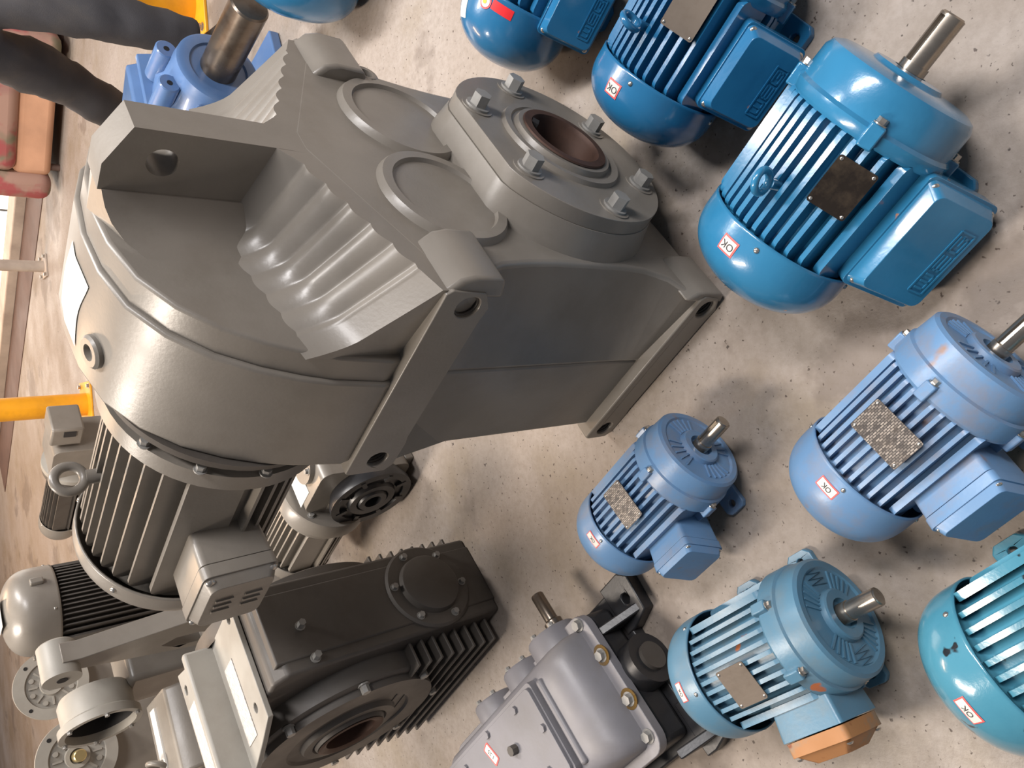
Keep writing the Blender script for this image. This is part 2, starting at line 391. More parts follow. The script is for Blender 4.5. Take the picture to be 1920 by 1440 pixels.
    if st in ('slots', 'ribs'):
        rib = MB().box(-.02 * h, .028 * h, -.016 * R, .016 * R, -.15 * R, .15 * R).mesh('vent_rib', 30)
        for g in range(4):
            for q in range(-2, 3):
                an = 45 + 90 * g + q * (12 if st == 'slots' else 9) + (45 if st == 'slots' else 0)
                put('vent_rib', rib, mat, sh, RX(an) @ T(xf - .04 * h, 0, .58 * R))
    if st == 'ribs':
        z = MB()
        for s_ in (-1, 1):
            pts = [(xf - .028 * h, s_ * (.50 + .045 * i) * R, (.02 + (.22 if i % 2 else -.18)) * R) for i in range(8)]
            z.tube(pts, .012 * R, 5)
        z.build('zigzag_casting_mark', mat, sh)
    lug = MB().box(xs - .06 * h, xs + .2 * h, -.09 * R, .09 * R, .9 * R, 1.09 * R).mesh('bolt_lug', 30) if st != 'flange' else None
    if lug:
        for an in p.get('lugs', (0, 90, 180, 270)):
            l = put('bolt_lug', lug, mat, root, A @ RX(an), bevel=.02 * h)
            bolt(l, T(xs + .2 * h, 0, 1.0 * R), .06 * R, .07 * h, 'zinc', 'bolt')
    # fan cowl
    Rc = p.get('Rc', 1.03 * R); D = xg - xr
    def crad(x):
        u = (xg - x) / D
        return Rc * (1.0 + .012 * u) if u < .25 else Rc * 1.003 * max(0, 1 - ((u - .25) / .78) ** p.get('cp', 2.5)) ** (1 / 2.1)
    prof = [(xg - D * u, crad(xg - D * u)) for u in [i / 22 for i in range(23)]] + [(xr - .01 * h, 0)]
    cw = MB().lathe(prof, n=64).build('fan_cowl', p.get('cmat', mat), root, A, solid=.018 * h + .001, smooth=50)
    for th in p.get('cscrews', (20, 110, -70)):
        screw(cw, side_frame(th, crad(xg - .12 * h), xg - .12 * h) @ RY(-90), .035 * h)
    # shaft with keyway
    if p.get('shaft'):
        L, rs = p['shaft']; c = [(rs * math.cos(t), rs * math.sin(t)) for t in [rad(90 + 17 + (360 - 34) * i / 26) for i in range(27)]]
        c += [(c[-1][0], rs * .62), (c[0][0], rs * .62)]
        b = MB(); b.prism(c, xf + .05 * h, L * .97, 'x'); b.cyl(xf, xf + .16 * h, rs * 1.12, n=28); b.cyl(L * .97 - .004, L, rs, n=28, ch=.003)
        b.build('shaft', p.get('smat', 'steel'), root, A @ RX(p.get('key', 20)))
    # feet
    if p.get('feet', True):
        for sx in (p.get('fx0', xs - .12 * h), p.get('fx1', xg + .35 * h)):
            for sy in (-1, 1):
                b = MB(); hole = circ(.075 * h, 12, sx, sy * .92 * h)
                b.prism([(sx - .24 * h, sy * .5 * h), (sx + .24 * h, sy * .5 * h), (sx + .24 * h, sy * 1.02 * h), (sx + .16 * h, sy * 1.1 * h), (sx - .16 * h, sy * 1.1 * h), (sx - .24 * h, sy * 1.02 * h)], -h, -.88 * h, 'z', holes=[hole])
                b.box(sx - .2 * h, sx + .2 * h, *sorted((sy * .45 * h, sy * .66 * h)), -.9 * h, -.35 * h)
                b.build('foot', mat, root, A, bevel=.02 * h)
    # terminal box
    t = p.get('tbox')
    if t:
        M = T(0, 0, -t.get('dz', 0)) @ side_frame(90 - t.get('tilt', 20), 0, t['x']); lx, ly, o0, o1, lt = t['lx'], t['ly'], t['o0'], t['o1'], t.get('lt', .12 * h)
        bm_ = t.get('mat', mat)
        b = MB().prism(rrect(lx * .97, ly * .94, .06 * h), o0, o1 - lt * 1.05, 'z', poly1=rrect(lx * t.get('flare', 1.0), ly * t.get('flare', 1.0), .07 * h))
        tb = b.build('terminal_box', bm_, root, A @ M, bevel=.015 * h)
        lm = t.get('lmat', bm_)
        b = MB().prism(rrect(lx * 1.03, ly * 1.03, .08 * h), o1 - lt, o1 - lt * .45, 'z')
        b.prism(rrect(lx * .99, ly * .99, .08 * h), o1 - lt * .5, o1, 'z', poly1=rrect(lx * t.get('dome', .8), ly * t.get('dome', .8), .1 * h))
        ld = b.build('terminal_box_lid', lm, root, A @ M, bevel=.02 * h, seg=3)
        for sx in (-1, 1):
            for sy in (-1, 1): screw(ld, T(sx * lx * .44, sy * ly * .42, o1 - lt * .35) @ RY(-90), .05 * h)
        if t.get('logo'): logo(ld, T(-.02 * h, -ly * .24, o1 - .0005), lx * .58, ly * .2, lm)
        if t.get('lines'):
            for q in range(3):
                for s_ in (-1, 1): MB().box(-.12 * lx + q * .12 * lx, -.08 * lx + q * .12 * lx, s_ * .2 * ly - .12 * ly, s_ * .2 * ly + .12 * ly, o1 - .002, o1 + .003).build('embossed_bar', lm, ld)
    # nameplate
    t = p.get('plate')
    if t:
        M = side_frame(t['th'], t.get('r', 1.02 * R), t['x']) @ RZ(t.get('rot', 0))
        pl = MB().prism(rrect(t['lx'], t['ly'], .004), 0, .0015, 'z').build('nameplate', t['mat'], root, A @ M)
        for sx in (-1, 1):
            for sy in (-1, 1): screw(pl, T(sx * (t['lx'] / 2 - .005), sy * (t['ly'] / 2 - .005), .001) @ RY(-90), .003, 'zinc', 'rivet')
    # eye bolt
    t = p.get('eye')
    if t:
        b = MB(); q = t['s']
        b.cyl(.9 * R, 1.04 * R + .35 * q, .55 * q, 'z', 20); b.torus(q, .36 * q, T(0, 0, 1.04 * R + 1.4 * q) @ RZ(t.get('rot', 30)) @ RX(90))
        b.build('eye_bolt', t.get('mat', mat), root, A @ T(t['x'], 0, 0), smooth=60)
    # stickers, wrapped on the cowl
    for t in p.get('stickers', []):
        wrap_sticker(cw, crad, t)
    return frame, cw, crad
def wrap_on(crad, x0, th0, off, rot=0):
    r0 = crad(x0); c_, s_ = math.cos(rad(rot)), math.sin(rad(rot))
    def f(tx, ty):
        tx, ty = tx * c_ - ty * s_, tx * s_ + ty * c_
        x = x0 - ty; a = rad(th0) - tx / r0; r = crad(x); dr = (crad(x + .001) - crad(x - .001)) / .002; n = math.sqrt(1 + dr * dr)
        r2 = r + off / n; return (x - dr * off / n, -r2 * math.sin(a), r2 * math.cos(a))
    return f
def wrap_sticker(cw, crad, t):
    f = wrap_on(crad, t['x'], t.get('th', 0), .0008, t.get('rot', 0)); w, h = t['w'], t['h']
    st = MB().grid(lambda u, v: f((u - .5) * w, (v - .5) * h), 8, 5).build('sticker', t.get('frame', 'redframe'), cw, label=t.get('label'), recalc=False)
    if t.get('inner', True):
        f2 = wrap_on(crad, t['x'], t.get('th', 0), .0014, t.get('rot', 0)); i = min(w, h) * .22
        MB().grid(lambda u, v: f2((u - .5) * (w - i), (v - .5) * (h - i)), 8, 5).build('sticker_paper', 'paper', st, recalc=False)
    if t.get('text'):
        f3 = wrap_on(crad, t['x'], t.get('th', 0), .002, t.get('rot', 0)); vs, fs = text_mesh(t['text'], h * t.get('ts', .55))
        MB().add([f3(v[0], v[1]) for v in vs], fs).build('lettering', 'ink', st, recalc=False)
def motor(name, label, loc, yaw, p, group='blue electric motors on the floor'):
    r = thing(name, label, 'motor', (loc[0], loc[1], 0), yaw, group); fr, cw, cr = motor_parts(r, I4, p)
    return r, cw, cr

# ------------------------------------------------------------------ the setting
fl = MB().box(-16, 16, -5, 22, -.12, 0).build('floor', 'floor'); struct(fl)

# ------------------------------------------------------------------ the large grey parallel-shaft geared motor
GB = thing('geared_motor', 'huge grey parallel-shaft geared motor with ribbed casting and hollow output bore', 'gear motor', (.385, 1.056, 0), -51.4)
EGG = [(.318, .68), (.308, .76), (.296, .81), (.276, .865), (.247, .92), (.205, .968), (.15, 1.006), (.08, 1.026), (0, 1.032)]
def egg_poly(ins=0.0, zb=.02, hw=.30):
    r = [(y - ins, z - ins * (z > .8)) for y, z in EGG]
    half = [(hw - ins, zb), (hw - ins, .60), (hw + .012 - ins, .655)] + r
    return half + [(-y, z) for y, z in reversed(half[:-1])]
# rear half of the housing
MB().prism(egg_poly(), -.40, -.197, 'x').build('rear_housing', 'grey', GB, bevel=.010, seg=3)
# front half: drum slab behind the pockets
MB().prism([q for q in egg_poly(.006) if q[1] > .5], -.20, -.15, 'x').build('front_housing_drum', 'grey', GB, bevel=.014, seg=4)
# front half: lower body lofted from the split line to the narrower front face
face = [(0, .03), (.315, .03), (.32, .075), (.305, .10), (.272, .125), (.252, .175), (.246, .23), (.245, .30), (.245, .40), (.249, .46), (.258, .52), (.276, .565), (.300, .59), (.318, .60), (.32, .64), (.03, .765)]
back = [(0, .03), (.298, .03), (.300, .075), (.300, .10), (.300, .125), (.300, .175), (.300, .23), (.300, .30), (.300, .40), (.300, .46), (.300, .52), (.300, .565), (.300, .59), (.302, .62), (.305, .64), (.03, .765)]
mir = lambda P: P + [(-y, z) for y, z in reversed(P) if abs(y) > 1e-6]
bore_c = (-.012, .285)
MB().prism(mir(face), 0, -.20, 'x', holes=[circ(.074, 32, *bore_c)], poly1=mir(back)).build('front_housing_body', 'grey', GB, bevel=.008, seg=3)
# scalloped shoulders
def shoulder(sg):
    def zf(y): t = (y - .03) / .29; return .797 - .127 * t
    def zbk(y): t = (y - .03) / .29; return .842 - .07 * t
    def fn(u, v):
        t = u; x = .0005 - .1555 * v
        y = .024 + (.296 - .022 * v) * t
        z = zf(y) + (zbk(y) - zf(y)) * v ** 1.05
        wave = abs(math.sin(PI * (t * 7.2 + .1))) if t < .86 else 0.55
        z += .0075 * wave * (1 - .3 * v) - .004
        if v > .72: q = (v - .72) / .28; z += .038 * q * q                # concave sweep up into the pocket wall
        if t < .10: z += .02 * ((.10 - t) / .10) ** 2
        return (x, sg * y, z)
    b = MB(); b.grid(fn, 110, 16)
    n = 17; e = [fn(1, j / 16) for j in range(17)]
    b.add(e + [(x, y, .60) for x, y, z in e], [(j, j + 1, j + 18, j + 17) for j in range(16)])
    f0 = [fn(i / 110, 0) for i in range(111)]
    b.add(f0 + [(-.0006, y, zf(abs(y)) - .048) for x, y, z in f0], [(i, i + 1, i + 112, i + 111) for i in range(110)])
    b.build('scalloped_shoulder', 'grey', GB, smooth=60)
shoulder(-1); shoulder(1)
# central lifting rib with its hole, filleted into the pocket wall
sec = [(.002, .029), (-.06, .030), (-.095, .033), (-.118, .042), (-.134, .056), (-.145, .078), (-.152, .11)]
b = MB()
def rib_top(y): return 1.03 - .055 * (abs(y) / .11) ** 2
poly = sec + [(x, -y) for x, y in reversed(sec)]
n = len(poly)
# each flank is a plate with the hole tunnelled through
hole = circ(.0215, 24, -.048, .957)
fl_ = [(-.001, .74), (.0006, .80), (.0006, 1.0), (-.06, 1.03), (-.10, 1.03), (-.10, .74)]
b.prism(fl_, -.03, .03, 'y', holes=[hole])
for sg in (-1, 1):
    s2 = [(-.099, .0), (-.099, .0325), (-.106, .037), (-.118, .045), (-.132, .060), (-.143, .080), (-.151, .112), (-.155, .112), (-.155, 0)]
    vs = []; k = len(s2)
    for zz in (0, 1):
        vs += [(x, sg * y, (.76 if not zz else rib_top(y))) for x, y in s2]
    fs = [(i, (i + 1) % k, k + (i + 1) % k, k + i) for i in range(k)] + [tuple(range(k)), tuple(range(k, 2 * k))]
    b.add(vs, fs)
b.build('lifting_rib', 'grey', GB, smooth=40)
# bearing caps
for y, z in ((.115, .535), (-.105, .556)):
    MB().lathe([(-.01, 0), (-.01, .118), (.006, .112), (.012, .108), (.012, .092), (.005, .089), (.005, 0)], n=56).build('bearing_cap', 'grey', GB, T(0, y, z), smooth=40)
# output boss, cover ring and its bolts
def chord(r, zc, n=64, dy=0):
    P = []
    for i in range(n):
        a = 2 * PI * i / n; y, z = r * math.cos(a), r * math.sin(a)
        P.append((bore_c[0] + y, bore_c[1] + min(z, zc)))
    return P
hb = circ(.078, 40, *bore_c)
MB().prism(chord(.228, .196), -.005, .052, 'x', holes=[hb], poly1=chord(.214, .186)).build('output_boss', 'grey', GB, bevel=.006, seg=3)
cov = MB().prism(chord(.212, .183), .052, .080, 'x', holes=[hb]).build('output_cover', 'grey', GB, bevel=.007, seg=3)
MB().lathe([(.078, .122), (.088, .118), (.088, .106), (.084, .104), (.084, .098), (.094, .094), (.094, .072), (.06, .069), (-.30, .069)], n=56, M=T(0, *bore_c)).build('bearing_collar', 'grey', GB, smooth=35)
MB().lathe([(.0955, .086), (.0985, .084), (.0985, .070), (.09, .0665), (-.32, .0665)], n=56, M=T(0, *bore_c)).build('hollow_shaft', 'rust', GB, smooth=35)
MB().box(-.2, .0975, -.010, .010, .055, .068, T(0, *bore_c) @ RX(-40)).build('bore_keyway', 'cavity', GB)
for a in (-2, 57, 116, 176, 240, 300):
    y, z = -.176 * math.cos(rad(a)), .168 * math.sin(rad(a))
    MB().cyl(.079, .082, .029, n=24, M=T(0, bore_c[0] + y, bore_c[1] + z)).build('spot_face', 'grey', GB)
    bolt(GB, T(.081, bore_c[0] + y, bore_c[1] + z) @ RX(a * 1.7), .0165, .026, 'bolt_grey')
# mounting pads with threaded holes, both sides
for sg in (-1, 1):
    for z0, z1, zc, x2 in ((.575, .665, .615, -.388), (0, .076, .037, -.392)):
        hs = [circ(.021, 20, -.028, zc), circ(.019, 20, x2, zc)]
        p_ = [(0.0, z0 + .02), (0.004, z1 - .01), (-.004, z1), (-.42, z1), (-.425, z1 - .01), (-.425, z0 + .012), (-.41, z0), (-.35, z0), (-.33, z0 + .004), (-.06, z0 + .004), (-.03, z0)]
        pd = MB().prism(p_, sg * .285, sg * .325, 'y', holes=hs).build('mounting_pad', 'grey', GB, bevel=.011, seg=2)
        if z0 > .1: MB().prism([(sg * .290, z0 - .16), (sg * .323, z0 + .012), (sg * .29, z0 + .012)], -.40, -.04, 'x', poly1=[(sg * .235, z0 - .16), (sg * .240, z0 + .012), (sg * .23, z0 + .012)]).build('pad_blend', 'grey', GB)
        for hx in (-.028, x2):
            t = MB()
            for q in range(6): t.torus(.0195, .0022, T(hx, sg * (.318 - .005 * q), zc) @ RX(90), 20, 6)
            t.cyl(sg * .285, sg * .284, .0195, 'y', 18, T(hx, 0, zc)); t.build('thread', 'grey_dark', pd, smooth=60)
        if z0 > .1 or True:
            hh = .028 if z0 > .1 else .012
            c = [(-.01, -.056), (hh * .8, -.046), (hh, -.034), (hh, .012), (hh * .75, .034), (-.01, .058)]
            b = MB(); b.prism([(x - .002, z + zc + (-.002 if z0 > .1 else .018)) for x, z in c], sg * .212, sg * .322, 'y')
            b.build('hole_boss', 'grey', GB, bevel=.008, seg=3)
# plugs and the paper label on the drum
def plug(x, y, z, tilt, r=.026):
    o = MB().lathe([(-.004, r), (.006, r), (.010, r * .85), (.010, r * .5), (.002, r * .45), (.002, 0)], 'z', 24, M=T(x, y, z) @ RX(tilt))
    return o.build('oil_plug', 'grey', GB, smooth=40)
plug(-.33, -.108, 1.018, 14)
MB().lathe([(-.004, .027), (.008, .027), (.012, .022), (.012, .013), (.004, .012), (.004, 0)], 'x', 24, M=T(0, .238, .555)).build('oil_plug', 'grey', GB, smooth=40)
def egg_z(y):
    P = [(abs(q[0]), q[1]) for q in reversed(EGG)]
    for (a0, z0), (a1, z1) in zip(P, P[1:]):
        if a0 <= abs(y) <= a1: return z0 + (z1 - z0) * (abs(y) - a0) / (a1 - a0)
def lab_pt(u, v):
    y = -.055 + .10 * v + .012 * math.sin(4 * u); return (-.375 + .13 * u, y, egg_z(y) + .0015)
lb = MB().grid(lab_pt, 8, 16).build('paper_label', 'paper', GB, label='white paper label on top of drum', recalc=False)
# motor bolted to the back
MB().lathe([(-.40, 0), (-.40, .215), (-.425, .205), (-.425, 0)], n=56, M=T(0, -.085, .79)).build('input_cover', 'grey_dark', GB)
gm = dict(h=.18, R=.178, za=0, mat='grey', xs=-.06, xg=-.445, xr=-.55, shield='flange', Rf=.20, xf=-.025, feet=False, nf=13, tf=.035, ymax=.86, Rc=.186, cscrews=(40, -30, 110),
          tbox=dict(x=-.315, lx=.155, ly=.135, o0=.12, o1=.272, lt=.045, tilt=-2, dome=.86, lines=True), eye=dict(x=-.255, s=.024, rot=75))
motor_parts(GB, T(-.425, -.085, .79), gm)
for a in (35, 62, 92, 120): bolt(GB, T(-.447, -.085 - .197 * math.sin(rad(a)), .79 + .197 * math.cos(rad(a))), .008, .012, 'bolt_grey')

# ------------------------------------------------------------------ blue motors
def ok(x, w=.036, h=.019, th=0, rot=0, frame='redframe'): return dict(x=x, w=w, h=h, th=th, rot=rot, text='OK', ts=.62, frame=frame, label='white sticker with red border')
pA = dict(h=.132, mat='blueA', xs=-.10, xf=-.02, xg=-.287, xr=-.405, shield='smooth', nf=13, tf=.065, ymax=.88, shaft=(.072, .0185), key=-20, lugs=(32, 118, -60, 205),
          tbox=dict(x=-.188, lx=.185, ly=.135, o0=.07, o1=.208, lt=.055, tilt=26, dz=.124, dome=.86, logo=True), plate=dict(x=-.165, th=38, lx=.075, ly=.062, mat='plate_dark', r=.128),
          eye=dict(x=-.215, s=.0165, rot=20), stickers=[ok(-.325, .031, .026, 2)], fx0=-.115, cp=2.3)
motor('electric_motor', 'largest glossy blue motor with eye bolt, dark nameplate and terminal box, near the frame edge', (.4044, .4293), -48.6, pA)
pB = dict(pA, h=.126, mat='blueB', xs=-.095, xf=-.02, xg=-.278, xr=-.388, plate=dict(x=-.145, th=30, lx=.085, ly=.062, mat='plate_brown', r=.122), shaft=(.07, .018),
          tbox=dict(x=-.190, lx=.150, ly=.118, o0=.07, o1=.194, lt=.05, tilt=26, dz=.090, dome=.86, logo=True), eye=dict(x=-.21, s=.0165, rot=70), stickers=[ok(-.318, .030, .026, 8)])
motor('electric_motor', 'glossy blue motor with brown nameplate standing by the output bore of the big geared motor', (.7226, .6535), -49.7, pB)
pC = dict(pB, stickers=[], eye=None, mat='blueB', xg=-.242, cp=2.6)
rC, cwC, crC = motor('electric_motor', 'glossy blue motor with a red ribbon sticker on its cowl, cut by the frame', (.999, 1.0296), -48.9, pC)
wrap_sticker(cwC, crC, dict(x=-.308, th=-14, w=.036, h=.045, frame='paper', inner=False, rot=15, label='white paper label'))
wrap_sticker(cwC, crC, dict(x=-.264, th=36, w=.050, h=.020, frame='red', inner=False, rot=0, label='red ribbon'))
f = wrap_on(crC, -.268, 17, .0012)
MB().add([f(.0145 * math.cos(2 * PI * i / 24), .0145 * math.sin(2 * PI * i / 24)) for i in range(24)], [tuple(range(24))]).build('badge', 'red', cwC, recalc=False)
f = wrap_on(crC, -.268, 17, .0018)
MB().add([f(.011 * math.cos(2 * PI * i / 24), .011 * math.sin(2 * PI * i / 24)) for i in range(24)], [tuple(range(24))]).build('badge_face', 'paper', cwC, recalc=False)
f = wrap_on(crC, -.268, 17, .0024)
MB().add([f(.002 + .005 * math.cos(2 * PI * i / 12), .005 * math.sin(2 * PI * i / 12)) for i in range(12)], [tuple(range(12))]).build('badge_mark', 'yellow_print', cwC, recalc=False)

pE = dict(h=.1, mat='blueE', xs=-.088, xf=-.014, xg=-.252, xr=-.352, shield='slots', nf=11, tf=.065, ymax=.80, shaft=(.060, .014), key=-15, lugs=(-2, 88, 180, -75),
          tbox=dict(x=-.175, lx=.10, ly=.088, o0=.05, o1=.165, lt=.028, tilt=20, dz=.036, dome=.9), plate=dict(x=-.165, th=2, lx=.052, ly=.082, mat='plate_text', r=.098),
          stickers=[ok(-.278, .034, .015, 4)], fx0=-.09, cp=2.6, cscrews=(12, 100, -70))
motor('electric_motor', 'smallest dusty sky-blue motor, next to the lower foot of the big grey gearbox', (-.1352, .8568), -50.2, pE)
pD = dict(pE, h=.104, mat='blueD', xs=-.095, xf=-.02, xg=-.262, xr=-.372, shaft=(.062, .0135), tbox=dict(x=-.175, lx=.115, ly=.095, o0=.05, o1=.17, lt=.03, tilt=20, dz=.036, dome=.9),
          plate=dict(x=-.168, th=2, lx=.056, ly=.086, mat='plate_text', r=.102), stickers=[ok(-.290, .034, .018, 2)])
motor('electric_motor', 'pale dusty blue motor with black printed nameplate whose shaft leaves the frame', (.0026, .3531), -49.2, pD)
pF = dict(pE, h=.112, mat='blueF', xs=-.09, xf=-.014, xg=-.262, xr=-.362, shield='ribs', nf=11, shaft=(.060, .015), key=150, lugs=(25, 110, 200, -35),
          tbox=dict(x=-.135, lx=.115, ly=.10, o0=.06, o1=.182, lt=.04, tilt=6, dome=.62, lmat='rusty', flare=1.08), plate=dict(x=-.18, th=14, lx=.062, ly=.068, mat='plate_brown', r=.108),
          stickers=[ok(-.305, .034, .015, -2)], cscrews=(5, 95, -60))
motor('electric_motor', 'worn teal-blue motor with a rusty terminal box lid', (-.402, .5993), -57.6, pF)
pG = dict(pA, h=.12, mat='blueG', xs=-.1, xg=-.262, xr=-.375, shaft=(.07, .018), eye=None, plate=None, stickers=[ok(-.318, .036, .018, 8)], nf=11, cscrews=(45, 130, -50),
          tbox=dict(x=-.2, lx=.15, ly=.12, o0=.09, o1=.19, lt=.05, tilt=30, dome=.86))
motor('electric_motor', 'chipped turquoise motor with black scuffs and fins, cut off by the frame corner', (-.256, .149), -52, pG)
pH = dict(pA, h=.19, mat='blueB', xs=-.15, xf=-.03, xg=-.42, xr=-.58, eye=None, plate=None, stickers=[], shaft=(.1, .024), tbox=dict(x=-.3, lx=.2, ly=.17, o0=.13, o1=.27, lt=.06, tilt=38))
motor('electric_motor', 'dark blue dome-ended motor beside the blue reducer, mostly outside the frame', (1.66, 1.86), -34, pH)

# ------------------------------------------------------------------ dark worm gearbox with bracket
K = thing('worm_gearbox', 'dark grey finned worm gearbox with a round cover and a labelled bracket on top', 'gearbox', (-.598, 1.623, 0), -49.1)
MB().prism([(-.60, .03), (0, .0), (0, .60), (-.03, .63), (-.57, .63), (-.60, .60)], .0, .228, 'y').build('housing', 'grey_dark', K, bevel=.008, seg=3)
MB().box(-.62, .004, .03, .20, .0, .62).build('parting_rib', 'grey_dark', K, bevel=.004)
cv = MB().lathe([(-.004, .118), (.004, .118), (.010, .112), (.010, .082), (.026, .078), (.028, .074), (.028, 0)], n=56).build('round_cover', 'grey_dark', K, T(.002, .115, .177), smooth=35)
for i in range(6): bolt(cv, T(.009, .098 * math.cos(rad(60 * i + 20)), .098 * math.sin(rad(60 * i + 20))), .008, .012, 'bolt_grey')
for y, z in ((.105, .537), (.022, .530)): bolt(K, T(.001, y, z), .009, .022, 'bolt_grey')
fin = MB().box(-.59, -.035, -.062, .005, -.004, .004).mesh('cooling_fin', 30)
for i in range(8):
    z = .035 + .034 * i
    put('cooling_fin', fin, 'grey_dark', K, T(0, 0, z), bevel=.002)
    put('cooling_fin', fin, 'grey_dark', K, T(0, .228, z) @ Matrix.Diagonal((1, -.5, 1, 1)), bevel=.002)
fg = MB().lathe([(.01, .262), (-.045, .258), (-.050, .250), (-.050, .236), (-.066, .232), (-.066, .165), (-.060, .160), (-.060, .128), (-.072, .122), (-.072, .100), (-.066, .096), (-.080, .090), (-.080, .072), (-.02, .070), (.02, .070)], 'y', 72).build('output_flange', 'grey_dark', K, T(-.31, 0, .37), smooth=35)
MB().lathe([(-.082, .088), (-.084, .080), (-.078, .066), (.03, .064), (.03, 0)], 'y', 40).build('bore', 'rust', fg)
for i in range(8): bolt(fg, T(.245 * math.cos(rad(45 * i + 10)), -.048, .245 * math.sin(rad(45 * i + 10))) @ RZ(-90), .011, .022, 'bolt_grey')
MB().lathe([(.0, .262), (.045, .258), (.050, .250), (.050, .17), (.060, .165), (.060, 0)], 'y', 64).build('rear_flange', 'grey_dark', K, T(-.31, .228, .40), smooth=35)
def label(parent, M, w, h, mat='paper_text', name='paper_label'): return MB().box(-w / 2, w / 2, -h / 2, h / 2, 0, .0012).build(name, mat, parent, M, label='white printed paper label')
hol = [circ(.012, 12, -.10, .215), circ(.012, 12, -.12, .0)]
lo_ = MB().prism([(-.07, -.045), (-.07, .245), (-.115, .25), (-.14, .235), (-.26, .235), (-.26, -.10), (-.15, -.07)], .632, .645, 'z', holes=hol).build('bracket_plate', 'grey_light', K, bevel=.003)
label(lo_, T(-.19, .05, .6455) @ RZ(90), .19, .065)
MB().box(-.28, -.255, -.12, .235, .635, .715).build('bracket_web', 'grey_light', K, bevel=.008)
up_ = MB().prism([(-.26, -.15), (-.26, .20), (-.345, .22), (-.345, -.15)], .70, .713, 'z', holes=[circ(.012, 12, -.315, .165)]).build('bracket_plate', 'grey_light', K, bevel=.003)
label(up_, T(-.302, .03, .7135) @ RZ(90), .18, .058)

# ------------------------------------------------------------------ lilac-grey split-casing reducer
e2 = Vector((-.741, -.671, 0)); c0 = floor_at(1093, 1160, .12)
L = thing('gear_reducer', 'lilac-grey split-casing gear reducer with flat top cover and a small bare shaft', 'gearbox', (c0.x, c0.y, 0), math.degrees(math.atan2(e2.y, e2.x)))
# local x along e2, local y = z x e2 = -e1 (towards the viewer); the casing runs to -y
MB().box(-.03, .315, -.66, .02, .0, .03).build('base_plate', 'black', L, bevel=.004)  # base, lower casing and feet: their shade is put into the black colour
MB().prism([(-.01, .03), (.295, .03), (.295, .105), (-.01, .105)], -.64, .0, 'y').build('lower_casing', 'black', L, bevel=.015, seg=3)
MB().cyl(.0, .045, .055, 'y', 32, T(.14, 0, .055)).build('shaft_boss', 'black', L)
MB().cyl(.045, .055, .030, 'y', 32, T(.14, 0, .055)).build('seal_ring', 'grey_dark', L)
for x in (-.045, .235):
    MB().prism([(x, .0), (x + .115, .0), (x + .115, .03), (x + .10, .085), (x + .02, .095), (x, .07)], .0, .032, 'z', holes=[circ(.012, 14, x + .055, .055)]).build('foot', 'black', L, bevel=.005)
    MB().prism([(.0, .03), (.075, .03), (.0, .10)], x + .075, x + .095, 'x').build('foot_web', 'black', L, bevel=.003)
fp = rrect(.315, .68, .035, 5, .1425, -.33)
fr_ = MB().prism(fp, .105, .128, 'z').build('split_flange', 'grey_lilac', L, bevel=.004)
for x, y in ((.005, -.012), (.085, .0), (.186, .0), (.262, -.01), (.30, -.15), (.30, -.3)): bolt(fr_, T(x, y - .002, .128) @ RY(-90), .011, .012, 'bolt_grey')
for x in (.085, .186):
    MB().cyl(.1278, .1295, .022, 'z', 20, T(x, -.002, 0)).build('oil_stain', 'oil', fr_)
# upper casing: rounded box, lofted
def lv(x0, x1, y0, y1, z, r): return [(p[0], p[1], z) for p in rrect(x1 - x0, y1 - y0, r, 5, (x0 + x1) / 2, (y0 + y1) / 2)]
lay = [lv(.008, .278, -.63, -.020, .126, .022), lv(.010, .276, -.63, -.024, .16, .024), lv(.016, .268, -.62, -.038, .190, .035), lv(.028, .256, -.61, -.062, .208, .04), lv(.05, .235, -.58, -.10, .214, .04)]
vs = [q for l in lay for q in l]; k = len(lay[0]); fs = []
for a in range(len(lay) - 1):
    for i in range(k): j = (i + 1) % k; fs.append((a * k + i, a * k + j, (a + 1) * k + j, (a + 1) * k + i))
fs.append(tuple((len(lay) - 1) * k + i for i in range(k)))
MB().add(vs, fs).build('upper_casing', 'grey_lilac', L, smooth=60)
MB().box(.050, .238, -.126, -.108, .205, .222).build('cover_ledge', 'grey_lilac', L, bevel=.006)
cp_ = MB().prism(rrect(.20, .48, .012, 4, .14, -.37), .20, .232, 'z').build('top_cover', 'grey_lilac', L, bevel=.004)
cp2 = MB().prism(rrect(.185, .45, .012, 4, .142, -.36), .232, .240, 'z').build('inspection_plate', 'grey_lilac', L, bevel=.003)
for x, y in ((.066, -.207), (.135, -.150), (.058, -.34), (.205, -.200), (.215, -.36), (.075, -.48), (.215, -.48)): bolt(cp2, T(x, y, .240) @ RY(-90), .009, .006, 'grey_lilac', washer=False)
MB().cyl(.24, .256, .011, 'z', 8, T(.125, -.27, 0)).build('breather', 'grey_dark', cp2)
st = MB().prism(rrect(.05, .026, .004), 0, .001, 'z').build('sticker', 'redframe', cp2, T(.095, -.361, .2402) @ RZ(180 + 20), label='white sticker with red border')
MB().prism(rrect(.043, .019, .003), .001, .0014, 'z').build('sticker_paper', 'paper', st)
vs, fs = text_mesh('1.25', .014); MB().add([(v[0], v[1], .0018) for v in vs], fs).build('lettering', 'ink', st)
